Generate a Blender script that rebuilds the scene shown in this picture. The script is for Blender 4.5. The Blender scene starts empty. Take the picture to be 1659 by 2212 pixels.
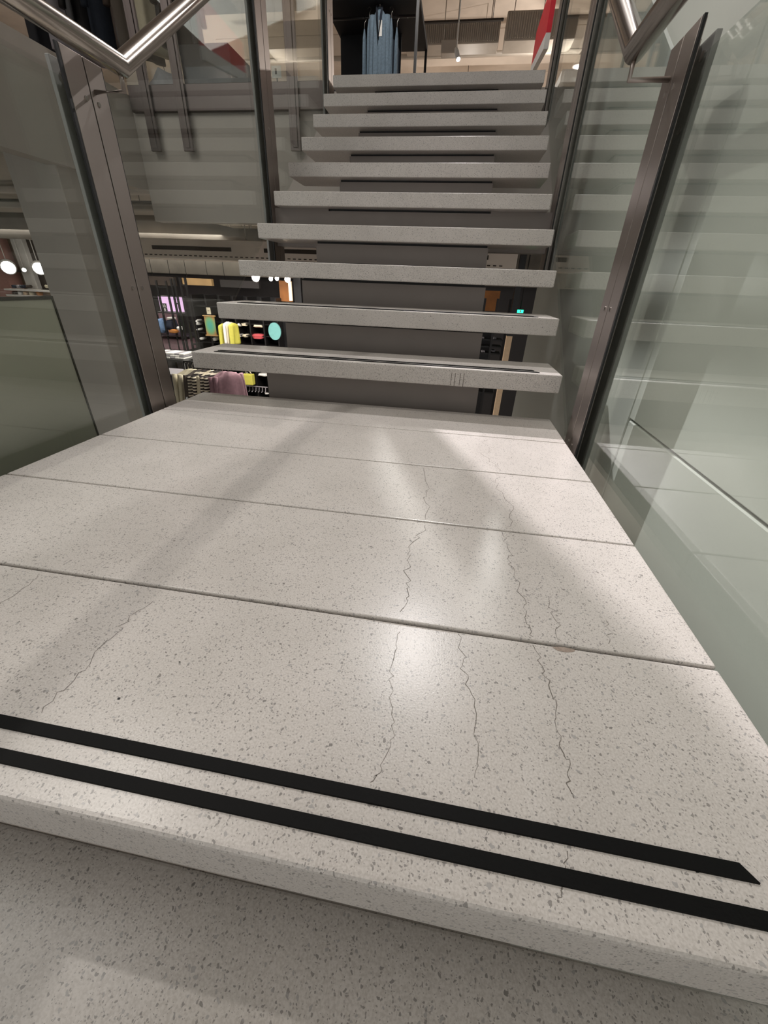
import bpy, bmesh, math, random
from mathutils import Vector, Matrix, Euler
random.seed(7)
scene = bpy.context.scene
COL = scene.collection

# ------------------------------------------------------------------ camera
IMW, IMH, FPX = 1659.0, 2212.0, 859.56
cam_d = bpy.data.cameras.new('camera')
cam = bpy.data.objects.new('camera', cam_d)
COL.objects.link(cam)
cam.location = (1.0516, -0.9379, 0.4398)
cam.rotation_euler = (1.0480, -0.0346, 0.1640)
cam_d.sensor_fit = 'VERTICAL'
cam_d.sensor_height = 36.0
cam_d.lens = 36.0 * FPX / IMH
cam_d.clip_start = 0.02
cam_d.clip_end = 200
scene.camera = cam
CR = Euler((1.0480, -0.0346, 0.1640), 'XYZ').to_matrix()
CC = Vector(cam.location)

# ------------------------------------------------------------------ view and world
scene.view_settings.view_transform = 'Standard'
scene.view_settings.look = 'None'
scene.view_settings.gamma = 1.0
scene.view_settings.use_curve_mapping = False
scene.view_settings.exposure = 0.25
try:
    scene.cycles.max_bounces = 5
    scene.cycles.diffuse_bounces = 3
    scene.cycles.transparent_max_bounces = 12
    scene.cycles.glossy_bounces = 3
    scene.cycles.use_adaptive_sampling = True
    scene.cycles.adaptive_threshold = 0.045
    scene.cycles.sample_clamp_indirect = 4.0
    scene.cycles.blur_glossy = 0.5
except Exception:
    pass
world = bpy.data.worlds.new('world')
scene.world = world
world.use_nodes = True
bg = world.node_tree.nodes['Background']
bg.inputs[0].default_value = (1.0, 0.985, 0.97, 1)
bg.inputs[1].default_value = 0.48


def lamp(name, kind, loc, target, power, color=(1, .95, .9), size=.05, angle=70, blend=.5, sx=None, sy=None):
    d = bpy.data.lights.new(name, kind)
    d.energy = power
    d.color = color
    if kind == 'SPOT':
        d.spot_size = math.radians(angle)
        d.spot_blend = blend
        d.shadow_soft_size = size
    elif kind == 'AREA':
        d.shape = 'RECTANGLE'
        d.size = sx
        d.size_y = sy
    else:
        d.shadow_soft_size = size
    o = bpy.data.objects.new(name, d)
    COL.objects.link(o)
    o.location = loc
    v = Vector(target) - Vector(loc)
    o.rotation_euler = v.to_track_quat('-Z', 'Y').to_euler()
    return o


# lights of the upper sales floor: ceiling spots beyond the stair head, and over the stair well
lamp('spot_lamp', 'SPOT', (-1.0, 5.5, 4.1), (1.40, .08, 0), 2000, (1, .94, .96), .03, 8.6, .35)
lamp('spot_lamp', 'SPOT', (2.28, 5.5, 4.1), (.45, .05, 0), 480, (1, .955, .94), .04, 17, .6)
lamp('spot_lamp', 'SPOT', (.95, 3.05, 4.1), (.9, -.3, 0), 290, (1, .965, .95), .05, 50)
lamp('spot_lamp', 'SPOT', (-1.75, .63, 4.1), (.7, -.6, 0), 110, (1, .95, .88), .04, 60)
# added fill lights for the stair well and the upper floor
lamp('stair_well_fill', 'AREA', (-1.6, -0.6, 4.2), (-.6, -0.6, 0), 85, (1, .97, .94), sx=2.4, sy=4.0)  # unseen area light added to brighten the right wall
lamp('upper_ceiling_fill', 'POINT', (-4.6, 8.4, 3.25), (0, 0, 0), 50, (1, .92, .84), .05)  # this and the next two: point lights added to brighten the upper ceiling
lamp('upper_ceiling_fill', 'POINT', (2.5, 8.2, 3.3), (0, 0, 0), 60, (1, .92, .84), .02)
lamp('upper_ceiling_fill', 'POINT', (.75, 10.2, 3.1), (0, 0, 0), 30, (1, .9, .8), .05)
lamp('spot_lamp', 'SPOT', (.3, 3.6, 4.1), (-.2, 5.6, 2.3), 120, (1, .96, .92), .05, 40)  # added spot that brightens the robes
lamp('spot_lamp', 'SPOT', (.1, 3.9, 4.1), (1.6, 4.7, 2.3), 70, (1, .96, .94), .05, 35)  # added spot that brightens the red board
# unseen area lights added to brighten the lower sales floor
lamp('store_fill', 'AREA', (-4.0, 5.6, .95), (-4.0, 5.8, -2), 140, (1, .93, .88), sx=4, sy=2)
lamp('store_fill', 'AREA', (-1.2, 4.6, .55), (-1.4, 5.8, -2), 80, (1, .93, .86), sx=1.5, sy=.8)

# ------------------------------------------------------------------ helpers
def ray(u, v):
    return CR @ Vector(((u - IMW / 2) / FPX, -(v - IMH / 2) / FPX, -1.0))


def at(u, v, x=None, y=None, z=None):
    d = ray(u, v)
    if x is not None:
        t = (x - CC.x) / d.x
    elif y is not None:
        t = (y - CC.y) / d.y
    else:
        t = (z - CC.z) / d.z
    return CC + d * t


def lin(c):
    c = c / 255.0
    return c / 12.92 if c <= .04045 else ((c + .055) / 1.055) ** 2.4


def rgb(r, g, b):
    return (lin(r), lin(g), lin(b), 1)


OFF = {}


def thing(name, label, cat, loc=(0, 0, 0), group=None, kind=None):
    o = bpy.data.objects.new(name, None)
    COL.objects.link(o)
    o.location = loc
    o.empty_display_size = .05
    OFF[o.name] = Vector(loc)
    tag(o, label, cat, group, kind)
    return o


def tag(o, label=None, cat=None, group=None, kind=None):
    if label: o['label'] = label
    if cat: o['category'] = cat
    if group: o['group'] = group
    if kind: o['kind'] = kind
    return o


def finish(name, bm, mat, parent=None, smooth=False):
    me = bpy.data.meshes.new(name)
    bmesh.ops.recalc_face_normals(bm, faces=bm.faces)
    if parent is None:
        xs = [v.co.x for v in bm.verts]; ys = [v.co.y for v in bm.verts]; zs = [v.co.z for v in bm.verts]
        base = Vector(((min(xs) + max(xs)) / 2, (min(ys) + max(ys)) / 2, min(zs)))
    else:
        base = OFF[parent.name]
    bmesh.ops.translate(bm, verts=bm.verts, vec=-base)
    bm.to_mesh(me)
    bm.free()
    if smooth:
        for p in me.polygons: p.use_smooth = True
    me.materials.append(mat)
    o = bpy.data.objects.new(name, me)
    COL.objects.link(o)
    if parent is None:
        o.location = base
    else:
        o.parent = parent
    OFF[o.name] = base
    return o


def abox(bm, x0, x1, y0, y1, z0, z1, bev=0, seg=1):
    vs = [bm.verts.new(c) for c in ((x0, y0, z0), (x1, y0, z0), (x1, y1, z0), (x0, y1, z0), (x0, y0, z1), (x1, y0, z1), (x1, y1, z1), (x0, y1, z1))]
    fs = [bm.faces.new([vs[i] for i in f]) for f in ((3, 2, 1, 0), (4, 5, 6, 7), (0, 1, 5, 4), (1, 2, 6, 5), (2, 3, 7, 6), (3, 0, 4, 7))]
    if bev > 0:
        es = list({e for f in fs for e in f.edges})
        bmesh.ops.bevel(bm, geom=es, offset=bev, segments=seg, affect='EDGES', profile=.6)
    return vs


def box(name, mat, x0, x1, y0, y1, z0, z1, parent=None, bev=0, seg=1):
    bm = bmesh.new()
    abox(bm, min(x0, x1), max(x0, x1), min(y0, y1), max(y0, y1), min(z0, z1), max(z0, z1), bev, seg)
    return finish(name, bm, mat, parent)


def atube(bm, pts, r, n=12, cap=True, miter=True):
    pts = [Vector(p) for p in pts]
    rings = []
    m = len(pts)
    up0 = None
    for i, p in enumerate(pts):
        if i == 0: t = (pts[1] - p).normalized(); s = 1
        elif i == m - 1: t = (p - pts[i - 1]).normalized(); s = 1
        else:
            a = (p - pts[i - 1]).normalized(); b = (pts[i + 1] - p).normalized()
            t = (a + b).normalized(); s = 1 / max(.3, t.dot(a))
        ref = Vector((1, 0, 0)) if abs(t.x) < .9 else Vector((0, 0, 1))
        e1 = ref - t * ref.dot(t); e1.normalize()
        e2 = t.cross(e1)
        rr = r[i] if isinstance(r, (list, tuple)) else r
        ring = []
        for k in range(n):
            a_ = 2 * math.pi * k / n
            ring.append(bm.verts.new(p + e1 * math.cos(a_) * rr + e2 * math.sin(a_) * rr * (s if miter else 1)))
        rings.append(ring)
    for i in range(m - 1):
        for k in range(n):
            bm.faces.new((rings[i][k], rings[i][(k + 1) % n], rings[i + 1][(k + 1) % n], rings[i + 1][k]))
    if cap:
        bm.faces.new(rings[0][::-1]); bm.faces.new(rings[-1])


def tube(name, mat, pts, r, parent=None, n=12, smooth=True):
    bm = bmesh.new()
    atube(bm, pts, r, n)
    return finish(name, bm, mat, parent, smooth)


def prism(name, mat, poly, axis, a0, a1, parent=None):
    """extrude a polygon: axis 'x' -> poly in (y,z); 'y' -> (x,z); 'z' -> (x,y)"""
    bm = bmesh.new()
    def P(p, a):
        return {'x': (a, p[0], p[1]), 'y': (p[0], a, p[1]), 'z': (p[0], p[1], a)}[axis]
    A = [bm.verts.new(P(p, a0)) for p in poly]
    B = [bm.verts.new(P(p, a1)) for p in poly]
    bm.faces.new(A[::-1]); bm.faces.new(B)
    n = len(poly)
    for i in range(n):
        bm.faces.new((A[i], A[(i + 1) % n], B[(i + 1) % n], B[i]))
    return finish(name, bm, mat, parent)


# ------------------------------------------------------------------ materials
def newmat(name):
    m = bpy.data.materials.new(name)
    m.use_nodes = True
    nt = m.node_tree
    return m, nt, nt.nodes['Principled BSDF']


def plain(name, col, rough=.6, metal=0., noise=.06, scale=25., bump=0., spec=.5):
    m, nt, b = newmat(name)
    N = nt.nodes; L = nt.links
    geo = N.new('ShaderNodeNewGeometry')
    nz = N.new('ShaderNodeTexNoise'); nz.inputs['Scale'].default_value = scale; nz.inputs['Detail'].default_value = 4
    L.new(geo.outputs['Position'], nz.inputs['Vector'])
    mx = N.new('ShaderNodeMixRGB'); mx.blend_type = 'MULTIPLY'; mx.inputs[0].default_value = 1
    rp = N.new('ShaderNodeValToRGB')
    rp.color_ramp.elements[0].position = .3; rp.color_ramp.elements[1].position = .7
    k = 1 - noise * 2
    rp.color_ramp.elements[0].color = (k, k, k, 1); rp.color_ramp.elements[1].color = (1, 1, 1, 1)
    L.new(nz.outputs['Fac'], rp.inputs[0])
    mx.inputs[1].default_value = col
    L.new(rp.outputs[0], mx.inputs[2])
    L.new(mx.outputs[0], b.inputs['Base Color'])
    b.inputs['Roughness'].default_value = rough
    b.inputs['Metallic'].default_value = metal
    b.inputs['Specular IOR Level'].default_value = spec
    if bump:
        bp = N.new('ShaderNodeBump'); bp.inputs['Strength'].default_value = bump; bp.inputs['Distance'].default_value = .002
        L.new(nz.outputs['Fac'], bp.inputs['Height']); L.new(bp.outputs[0], b.inputs['Normal'])
    return m


def glow(name, col, strength):
    m, nt, b = newmat(name)
    b.inputs['Base Color'].default_value = col
    b.inputs['Emission Color'].default_value = col
    b.inputs['Emission Strength'].default_value = strength
    return m


def terrazzo(name, base, rough=.30, speck=.74):
    m, nt, b = newmat(name)
    N = nt.nodes; L = nt.links
    geo = N.new('ShaderNodeNewGeometry')
    pos = geo.outputs['Position']
    # cloudy variation of the cement
    nz = N.new('ShaderNodeTexNoise'); nz.inputs['Scale'].default_value = 6; nz.inputs['Detail'].default_value = 6; nz.inputs['Roughness'].default_value = .6
    L.new(pos, nz.inputs['Vector'])
    rp = N.new('ShaderNodeValToRGB')
    rp.color_ramp.elements[0].position = .3; rp.color_ramp.elements[0].color = (base[0] * .88, base[1] * .88, base[2] * .87, 1)
    rp.color_ramp.elements[1].position = .72; rp.color_ramp.elements[1].color = (base[0], base[1], base[2], 1)
    L.new(nz.outputs['Fac'], rp.inputs[0])
    cur = rp.outputs[0]
    # fine grain
    ng = N.new('ShaderNodeTexNoise'); ng.inputs['Scale'].default_value = 420; ng.inputs['Detail'].default_value = 2
    L.new(pos, ng.inputs['Vector'])
    rg = N.new('ShaderNodeValToRGB')
    rg.color_ramp.elements[0].position = .35; rg.color_ramp.elements[0].color = (.84, .83, .82, 1)
    rg.color_ramp.elements[1].position = .6; rg.color_ramp.elements[1].color = (1, 1, 1, 1)
    L.new(ng.outputs['Fac'], rg.inputs[0])
    mg = N.new('ShaderNodeMixRGB'); mg.blend_type = 'MULTIPLY'; mg.inputs[0].default_value = 1
    L.new(cur, mg.inputs[1]); L.new(rg.outputs[0], mg.inputs[2]); cur = mg.outputs[0]
    # aggregate chips, three sizes
    wob = N.new('ShaderNodeTexNoise'); wob.inputs['Scale'].default_value = 160
    L.new(pos, wob.inputs['Vector'])
    ad = N.new('ShaderNodeMixRGB'); ad.blend_type = 'ADD'; ad.inputs[0].default_value = .007
    L.new(pos, ad.inputs[1]); L.new(wob.outputs['Color'], ad.inputs[2])
    for sc, dens, rad, colr in ((140, .07, .32, (.13, .12, .11, 1)), (250, .40, .42, (.20, .185, .175, 1)), (400, .50, .44, (.26, .24, .225, 1)), (200, .22, .44, (.36, .345, .34, 1))):
        vo = N.new('ShaderNodeTexVoronoi'); vo.inputs['Scale'].default_value = sc
        L.new(ad.outputs[0], vo.inputs['Vector'])
        sep = N.new('ShaderNodeSeparateColor'); L.new(vo.outputs['Color'], sep.inputs[0])
        lt = N.new('ShaderNodeMath'); lt.operation = 'LESS_THAN'; lt.inputs[1].default_value = dens
        L.new(sep.outputs[0], lt.inputs[0])
        rr = N.new('ShaderNodeMath'); rr.operation = 'MULTIPLY'; rr.inputs[1].default_value = rad
        L.new(sep.outputs[1], rr.inputs[0])
        ds = N.new('ShaderNodeMath'); ds.operation = 'LESS_THAN'
        L.new(vo.outputs['Distance'], ds.inputs[0]); L.new(rr.outputs[0], ds.inputs[1])
        mu = N.new('ShaderNodeMath'); mu.operation = 'MULTIPLY'
        L.new(lt.outputs[0], mu.inputs[0]); L.new(ds.outputs[0], mu.inputs[1])
        m2 = N.new('ShaderNodeMath'); m2.operation = 'MULTIPLY'; m2.inputs[1].default_value = speck
        L.new(mu.outputs[0], m2.inputs[0])
        mx = N.new('ShaderNodeMixRGB'); L.new(m2.outputs[0], mx.inputs[0]); L.new(cur, mx.inputs[1]); mx.inputs[2].default_value = colr
        cur = mx.outputs[0]
    L.new(cur, b.inputs['Base Color'])
    b.inputs['Roughness'].default_value = rough
    bp = N.new('ShaderNodeBump'); bp.inputs['Strength'].default_value = .12; bp.inputs['Distance'].default_value = .001
    L.new(ng.outputs['Fac'], bp.inputs['Height']); L.new(bp.outputs[0], b.inputs['Normal'])
    return m


def brushed(name, col, rough=.3, stretch=(60, 60, 2)):
    m, nt, b = newmat(name)
    N = nt.nodes; L = nt.links
    geo = N.new('ShaderNodeNewGeometry')
    mp = N.new('ShaderNodeMapping'); mp.inputs['Scale'].default_value = stretch
    L.new(geo.outputs['Position'], mp.inputs['Vector'])
    nz = N.new('ShaderNodeTexNoise'); nz.inputs['Scale'].default_value = 8; nz.inputs['Detail'].default_value = 5
    L.new(mp.outputs[0], nz.inputs['Vector'])
    rp = N.new('ShaderNodeMapRange'); rp.inputs['To Min'].default_value = rough - .03; rp.inputs['To Max'].default_value = rough + .05
    L.new(nz.outputs['Fac'], rp.inputs['Value']); L.new(rp.outputs[0], b.inputs['Roughness'])
    b.inputs['Base Color'].default_value = col
    b.inputs['Metallic'].default_value = 1
    return m


def glassmat(name, tint=(.965, .982, .970, 1), base=.045):
    m = bpy.data.materials.new(name); m.use_nodes = True
    nt = m.node_tree; N = nt.nodes; L = nt.links
    N.remove(N['Principled BSDF'])
    lw = N.new('ShaderNodeLayerWeight'); lw.inputs['Blend'].default_value = .5
    pw = N.new('ShaderNodeMath'); pw.operation = 'POWER'; pw.inputs[1].default_value = 5
    L.new(lw.outputs['Facing'], pw.inputs[0])
    ma = N.new('ShaderNodeMath'); ma.operation = 'MULTIPLY_ADD'; ma.inputs[1].default_value = 1 - base; ma.inputs[2].default_value = base
    L.new(pw.outputs[0], ma.inputs[0])
    tr = N.new('ShaderNodeBsdfTransparent'); tr.inputs[0].default_value = tint
    gl = N.new('ShaderNodeBsdfGlossy'); gl.inputs['Roughness'].default_value = .015; gl.inputs['Color'].default_value = (.95, .97, .95, 1)
    mx = N.new('ShaderNodeMixShader')
    L.new(ma.outputs[0], mx.inputs[0]); L.new(tr.outputs[0], mx.inputs[1]); L.new(gl.outputs[0], mx.inputs[2])
    L.new(mx.outputs[0], N['Material Output'].inputs['Surface'])
    return m


def stripes(name, c1, c2, scale):
    m, nt, b = newmat(name)
    N = nt.nodes; L = nt.links
    geo = N.new('ShaderNodeNewGeometry')
    sp = N.new('ShaderNodeSeparateXYZ'); L.new(geo.outputs['Position'], sp.inputs[0])
    mu = N.new('ShaderNodeMath'); mu.operation = 'MULTIPLY'; mu.inputs[1].default_value = scale; L.new(sp.outputs[2], mu.inputs[0])
    fr = N.new('ShaderNodeMath'); fr.operation = 'FRACT'; L.new(mu.outputs[0], fr.inputs[0])
    gt = N.new('ShaderNodeMath'); gt.operation = 'GREATER_THAN'; gt.inputs[1].default_value = .5; L.new(fr.outputs[0], gt.inputs[0])
    mx = N.new('ShaderNodeMixRGB'); mx.inputs[1].default_value = c1; mx.inputs[2].default_value = c2
    L.new(gt.outputs[0], mx.inputs[0]); L.new(mx.outputs[0], b.inputs['Base Color'])
    b.inputs['Roughness'].default_value = .9
    return m


M = {}
M['terrazzo'] = terrazzo('terrazzo', rgb(217, 211, 206))
M['joint'] = plain('joint', rgb(70, 64, 55), .9)
M['crack'] = plain('crack', rgb(118, 111, 104), .9)
M['chip'] = plain('chip', rgb(176, 160, 148), .95, scale=200, noise=.15, bump=.4)
M['rubber'] = plain('rubber', rgb(8, 8, 8), .6, scale=300, bump=.1, spec=.15)
M['spine'] = plain('spine', rgb(142, 133, 128), .5, scale=8, noise=.03)
M['post'] = brushed('post', rgb(166, 157, 151), .42)
M['outer'] = plain('outer', rgb(150, 150, 146), .55, scale=20, noise=.03)
M['rail'] = brushed('rail', rgb(196, 188, 180), .19, (90, 4, 90))
M['darksteel'] = brushed('darksteel', rgb(104, 96, 93), .4)
M['gasket'] = plain('gasket', rgb(10, 10, 11), .5)
M['bolt'] = brushed('bolt', rgb(190, 185, 180), .25)
M['glass'] = glassmat('glass')
M['frost'] = plain('frost', rgb(150, 148, 134), .35, scale=3, noise=.02)
M['frost_edge'] = plain('frost_edge', rgb(40, 38, 28), .4)
M['wallwhite'] = plain('wallwhite', rgb(205, 208, 200), .6, scale=2, noise=.02)
M['plaster'] = plain('plaster', rgb(182, 176, 167), .8, scale=3, noise=.03)
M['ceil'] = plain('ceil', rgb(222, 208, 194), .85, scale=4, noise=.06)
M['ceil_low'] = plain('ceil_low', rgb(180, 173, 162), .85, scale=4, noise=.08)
M['bulkhead'] = plain('bulkhead', rgb(108, 101, 91), .85, scale=7, noise=.12)
M['darkbeige'] = plain('darkbeige', rgb(92, 85, 80), .8, scale=3)
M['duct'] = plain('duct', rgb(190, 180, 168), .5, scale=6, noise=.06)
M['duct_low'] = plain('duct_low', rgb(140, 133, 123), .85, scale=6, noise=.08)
M['slot'] = plain('slot', rgb(62, 54, 47), .9)
M['floor_dark'] = plain('floor_dark', rgb(165, 158, 150), .45, scale=5)
M['floor_up'] = plain('floor_up', rgb(190, 182, 172), .4, scale=5)
M['black'] = plain('black', rgb(16, 15, 17), .45)
M['blackmetal'] = plain('blackmetal', rgb(24, 22, 22), .4)
M['navyblack'] = plain('navyblack', rgb(18, 20, 27), .7)
M['darkwall'] = plain('darkwall', rgb(48, 44, 43), .7)
M['brownhdr'] = plain('brownhdr', rgb(66, 54, 46), .7)
M['denim'] = plain('denim', rgb(108, 126, 140), .9, scale=60, noise=.14)
M['denim_dark'] = plain('denim_dark', rgb(26, 34, 46), .9, scale=60, noise=.14)
M['jeans'] = plain('jeans', rgb(120, 150, 190), .9, scale=40, noise=.12)
M['navy'] = plain('navy', rgb(30, 38, 56), .8)
M['cream'] = plain('cream', rgb(214, 204, 178), .85)
M['white'] = plain('white', rgb(235, 232, 226), .7)
M['mauve'] = plain('mauve', rgb(140, 108, 116), .85, scale=30, noise=.1)
M['yellow'] = plain('yellow', rgb(204, 198, 84), .7)
M['pinkwall'] = plain('pinkwall', rgb(190, 140, 130), .8)
M['orange'] = plain('orange', rgb(200, 130, 60), .7, scale=6, noise=.2)
M['brownwood'] = plain('brownwood', rgb(158, 100, 46), .6, scale=5, noise=.2)
M['wood'] = plain('wood', rgb(196, 160, 110), .6, scale=5, noise=.12)
M['red'] = plain('red', rgb(226, 24, 48), .5)
M['redcloth'] = plain('redcloth', rgb(190, 80, 84), .9)
M['greycloth'] = plain('greycloth', rgb(150, 146, 150), .85)
M['tan'] = plain('tan', rgb(225, 195, 160), .8)
M['striped'] = stripes('striped', rgb(225, 215, 195), rgb(38, 30, 30), 26)
M['tealmirror'] = plain('tealmirror', rgb(120, 180, 176), .3)
M['pinkglow'] = glow('pinkglow', rgb(196, 160, 196), 1.1)
M['lampglow'] = glow('lampglow', (1, .96, .88, 1), 14)
M['warmglow'] = glow('warmglow', (1, .84, .58, 1), .75)
M['exitglow'] = glow('exitglow', (.02, .8, .35, 1), 2.5)
M['tubeglow'] = glow('tubeglow', (.95, .98, 1, 1), 18)


def picturemat():
    m, nt, b = newmat('teal_orange_print')
    N = nt.nodes; L = nt.links
    tc = N.new('ShaderNodeTexCoord')
    mp = N.new('ShaderNodeMapping'); mp.inputs['Location'].default_value = (-.5, -.5, -.5)
    L.new(tc.outputs['Generated'], mp.inputs['Vector'])
    gr = N.new('ShaderNodeTexGradient'); gr.gradient_type = 'SPHERICAL'
    L.new(mp.outputs[0], gr.inputs['Vector'])
    rp = N.new('ShaderNodeValToRGB')
    rp.color_ramp.elements[0].position = .20; rp.color_ramp.elements[0].color = rgb(190, 132, 76)
    rp.color_ramp.elements[1].position = .56; rp.color_ramp.elements[1].color = rgb(70, 170, 170)
    e = rp.color_ramp.elements.new(.38); e.color = rgb(120, 180, 130)
    L.new(gr.outputs['Fac'], rp.inputs[0]); L.new(rp.outputs[0], b.inputs['Base Color'])
    pass
    return m


M['picture'] = picturemat()

# ------------------------------------------------------------------ dimensions (landing top z = 0)
W = 1.457
RISE, RUN, Y1 = .17, .2536, .644
TH, TD = .064, .268
GX = .055            # glass plane offset beyond the tread ends
UP = RISE * 10       # upper floor level
LOW = -2.2           # lower floor level
EDGE = 3.2           # edge of the upper floor


def st(o):
    return tag(o, kind='structure')


# ------------------------------------------------------------------ setting
st(box('floor', M['floor_dark'], -11, 6, -4, 10.5, LOW - .15, LOW))
st(box('floor_upper', M['floor_up'], -11, 6, EDGE, 11, UP - .08, UP))
st(box('floor_upper_left', M['floor_up'], -11, -1.8, -4, EDGE, UP - .08, UP))
st(box('floor_upper_right', M['floor_up'], 1.72, 6, -4, EDGE, UP - .08, UP))
st(box('wall_fascia', M['plaster'], -1.8, 6, EDGE, EDGE + .12, .86, UP - .08))
st(box('wall_fascia_left', M['plaster'], -1.92, -1.8, -4, EDGE + .12, 1.08, UP - .08))
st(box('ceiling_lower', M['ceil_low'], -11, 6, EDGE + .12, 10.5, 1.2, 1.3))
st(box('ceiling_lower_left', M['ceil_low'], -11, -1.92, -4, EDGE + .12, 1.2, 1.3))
st(box('ceiling', M['ceil'], -11, 6, -4, 11, 4.3, 4.4))
st(box('wall_upper_back', M['ceil'], -11, 6, 11, 11.15, UP, 4.3))
# right wall of the stair well, with a shadow groove between its two panels
wr = st(box('wall_right', M['wallwhite'], 1.62, 1.72, -2.6, .398, .10, UP - .08, bev=.003))
st(box('wall_right_base', M['wallwhite'], 1.622, 1.72, -2.6, .398, LOW, .093, bev=.003))
st(box('wall_right_far', M['wallwhite'], 1.62, 1.72, .402, 2.6, LOW, UP - .08, bev=.003))
st(box('trim_1', M['spine'], 1.64, 1.715, -2.6, .398, .0932, .0998))
# lower store back walls
st(box('wall_back', M['darkwall'], -6.2, 6, 7.6, 7.75, LOW, 1.2))
st(box('wall_back_left', M['tan'], -11, -6.2, 7.6, 7.75, LOW, 1.2))
bulk = st(box('trim_2', M['bulkhead'], -6.2, 4, 6.9, 7.1, .45, 1.2))
st(box('wall_added_upper_right', M['darkbeige'], 3.0, 3.15, -4, 11, UP, 4.3))  # unseen wall added so the left glass reflects something dark
st(box('wall_left', M['plaster'], -11.1, -11, -4, 10.5, LOW, 4.3))

# ------------------------------------------------------------------ staircase
stair = thing('staircase', 'pale terrazzo floating staircase with landing slabs and grey central spine beam', 'staircase', (W / 2, 0, -.17))


def strip(parent, y, x0=.085, x1=1.362, z=0.):
    bm = bmesh.new()
    # angled ends, slightly domed rubber bar set into the slab
    for (a, b, c, d) in ((y, y + .0145, z - .003, z + .0022),):
        vs = [bm.verts.new(p) for p in ((x0, a, c), (x1 + .004, a, c), (x1 - .006, b, c), (x0 + .006, b, c),
                                        (x0 + .001, a + .001, d), (x1 + .003, a + .001, d), (x1 - .007, b - .001, d), (x0 + .007, b - .001, d))]
        for f in ((3, 2, 1, 0), (4, 5, 6, 7), (0, 1, 5, 4), (1, 2, 6, 5), (2, 3, 7, 6), (3, 0, 4, 7)):
            bm.faces.new([vs[i] for i in f])
    o = finish('anti_slip_strip', bm, M['rubber'], parent)
    return o


def tread(y0, y1, z, strips=True, name='tread', bev=.005, x0=0., x1=W):
    bm = bmesh.new()
    abox(bm, x0, x1, y0, y1, z - TH, z, bev, 3)
    t = finish(name, bm, M['terrazzo'], stair)
    if strips:
        for s in (.026, .0575):
            strip(t, y0 + s, z=z, x1=1.362 if s > .03 else 1.376)
    return t


seams = [-.805, -.502, -.2035, .0985, .4005, .678]
slabs = []
for i in range(5):
    g = .0016
    slabs.append(tread(seams[i] + (0 if i == 0 else g), seams[i + 1] - (0 if i == 4 else g), 0., i == 0, 'landing_slab', .0035 if i else .006))
box('joint_filler', M['joint'], .004, W - .004, seams[0] + .02, seams[5] - .02, -TH + .002, -.006, stair).location = (0, 0, 0)
for i in range(1, 11):
    f = Y1 + (i - 1) * RUN
    tread(f, f + TD, RISE * i)
# treads below the landing
tread(-1.085, -.805 + .03, -RISE)
tread(-1.085 - RUN, -1.055, -2 * RISE)
# spine: stepped box beam
SX0, SX1 = .284, 1.172
prof = []
prof.append((-.55, -.075)); prof.append((Y1 + .076, -.075))
for i in range(1, 11):
    f = Y1 + (i - 1) * RUN + .076
    prof.append((f, RISE * i - TH - .010))
    prof.append((f + RUN, RISE * i - TH - .010))
yend = EDGE - .004
prof[-1] = (yend, prof[-1][1])
prof.append((yend, UP - .4)); prof.append((Y1 + .3, -.32)); prof.append((-.55, -.32))
prism('spine_beam', M['spine'], prof, 'x', SX0, SX1, stair)
bm = bmesh.new()
for i in range(1, 11):
    f = Y1 + (i - 1) * RUN + .076
    abox(bm, SX0 + .006, SX1 - .006, f + .008, f + .17, RISE * i - TH - .0102, RISE * i - TH)
abox(bm, SX0 + .006, SX1 - .006, -.5, Y1 - .02, -.0752, -TH)
finish('packing_strip', bm, M['gasket'], stair)
# cross beam carrying the flight at the middle posts
for (a, b) in ((-.045, SX0), (SX1, W + .045)):
    box('cross_beam', M['spine'], a, b, Y1 + 4 * RUN + .076, Y1 + 4 * RUN + .16, .605, .786, stair)

lowest = [c for c in stair.children if c.name == 'tread'][0]
for (u, v0, v1) in ((976, 806, 832), (984, 806, 834), (995, 807, 833), (1003, 807, 836)):
    a = at(u, v0, y=Y1 - .0002); b = at(u, v1, y=Y1 - .0002)
    bm = bmesh.new()
    vs = [bm.verts.new(p) for p in ((a.x - .0012, Y1 - .0003, a.z), (a.x + .0012, Y1 - .0003, a.z), (a.x + .0008, Y1 - .0003, b.z), (a.x - .0014, Y1 - .0003, b.z))]
    bm.faces.new(vs)
    finish('stain', bm, M['crack'], lowest)
# cracks and marks on the landing slabs
def crack(pts, w=.0011, slab=None):
    P = []
    for a, b in zip(pts[:-1], pts[1:]):
        A = at(*a, z=0); B = at(*b, z=0)
        n = 5
        for k in range(n):
            t = k / n
            q = A.lerp(B, t)
            d = (B - A).length * .14
            if k: q += Vector((random.uniform(-d, d), random.uniform(-d, d), 0))
            P.append(q)
    P.append(at(*pts[-1], z=0))
    # split by slab
    for si in range(5):
        y0, y1 = seams[si] + .007, seams[si + 1] - .005
        seg = []
        def flush():
            if len(seg) > 1:
                bm = bmesh.new()
                prev = None
                for j, q in enumerate(seg):
                    d = (seg[min(j + 1, len(seg) - 1)] - seg[max(j - 1, 0)]); d.z = 0
                    d.normalize() if d.length > 0 else None
                    nrm = Vector((-d.y, d.x, 0)) * (w * random.uniform(.2, .5))
                    cur = (bm.verts.new(q + nrm + Vector((0, 0, .0002))), bm.verts.new(q - nrm + Vector((0, 0, .0002))))
                    if prev: bm.faces.new((prev[0], prev[1], cur[1], cur[0]))
                    prev = cur
                finish('crack', bm, M['crack'], slabs[si])
        for q in P:
            if y0 <= q.y <= y1: seg.append(q)
            else:
                flush(); seg = []
        flush()


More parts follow.
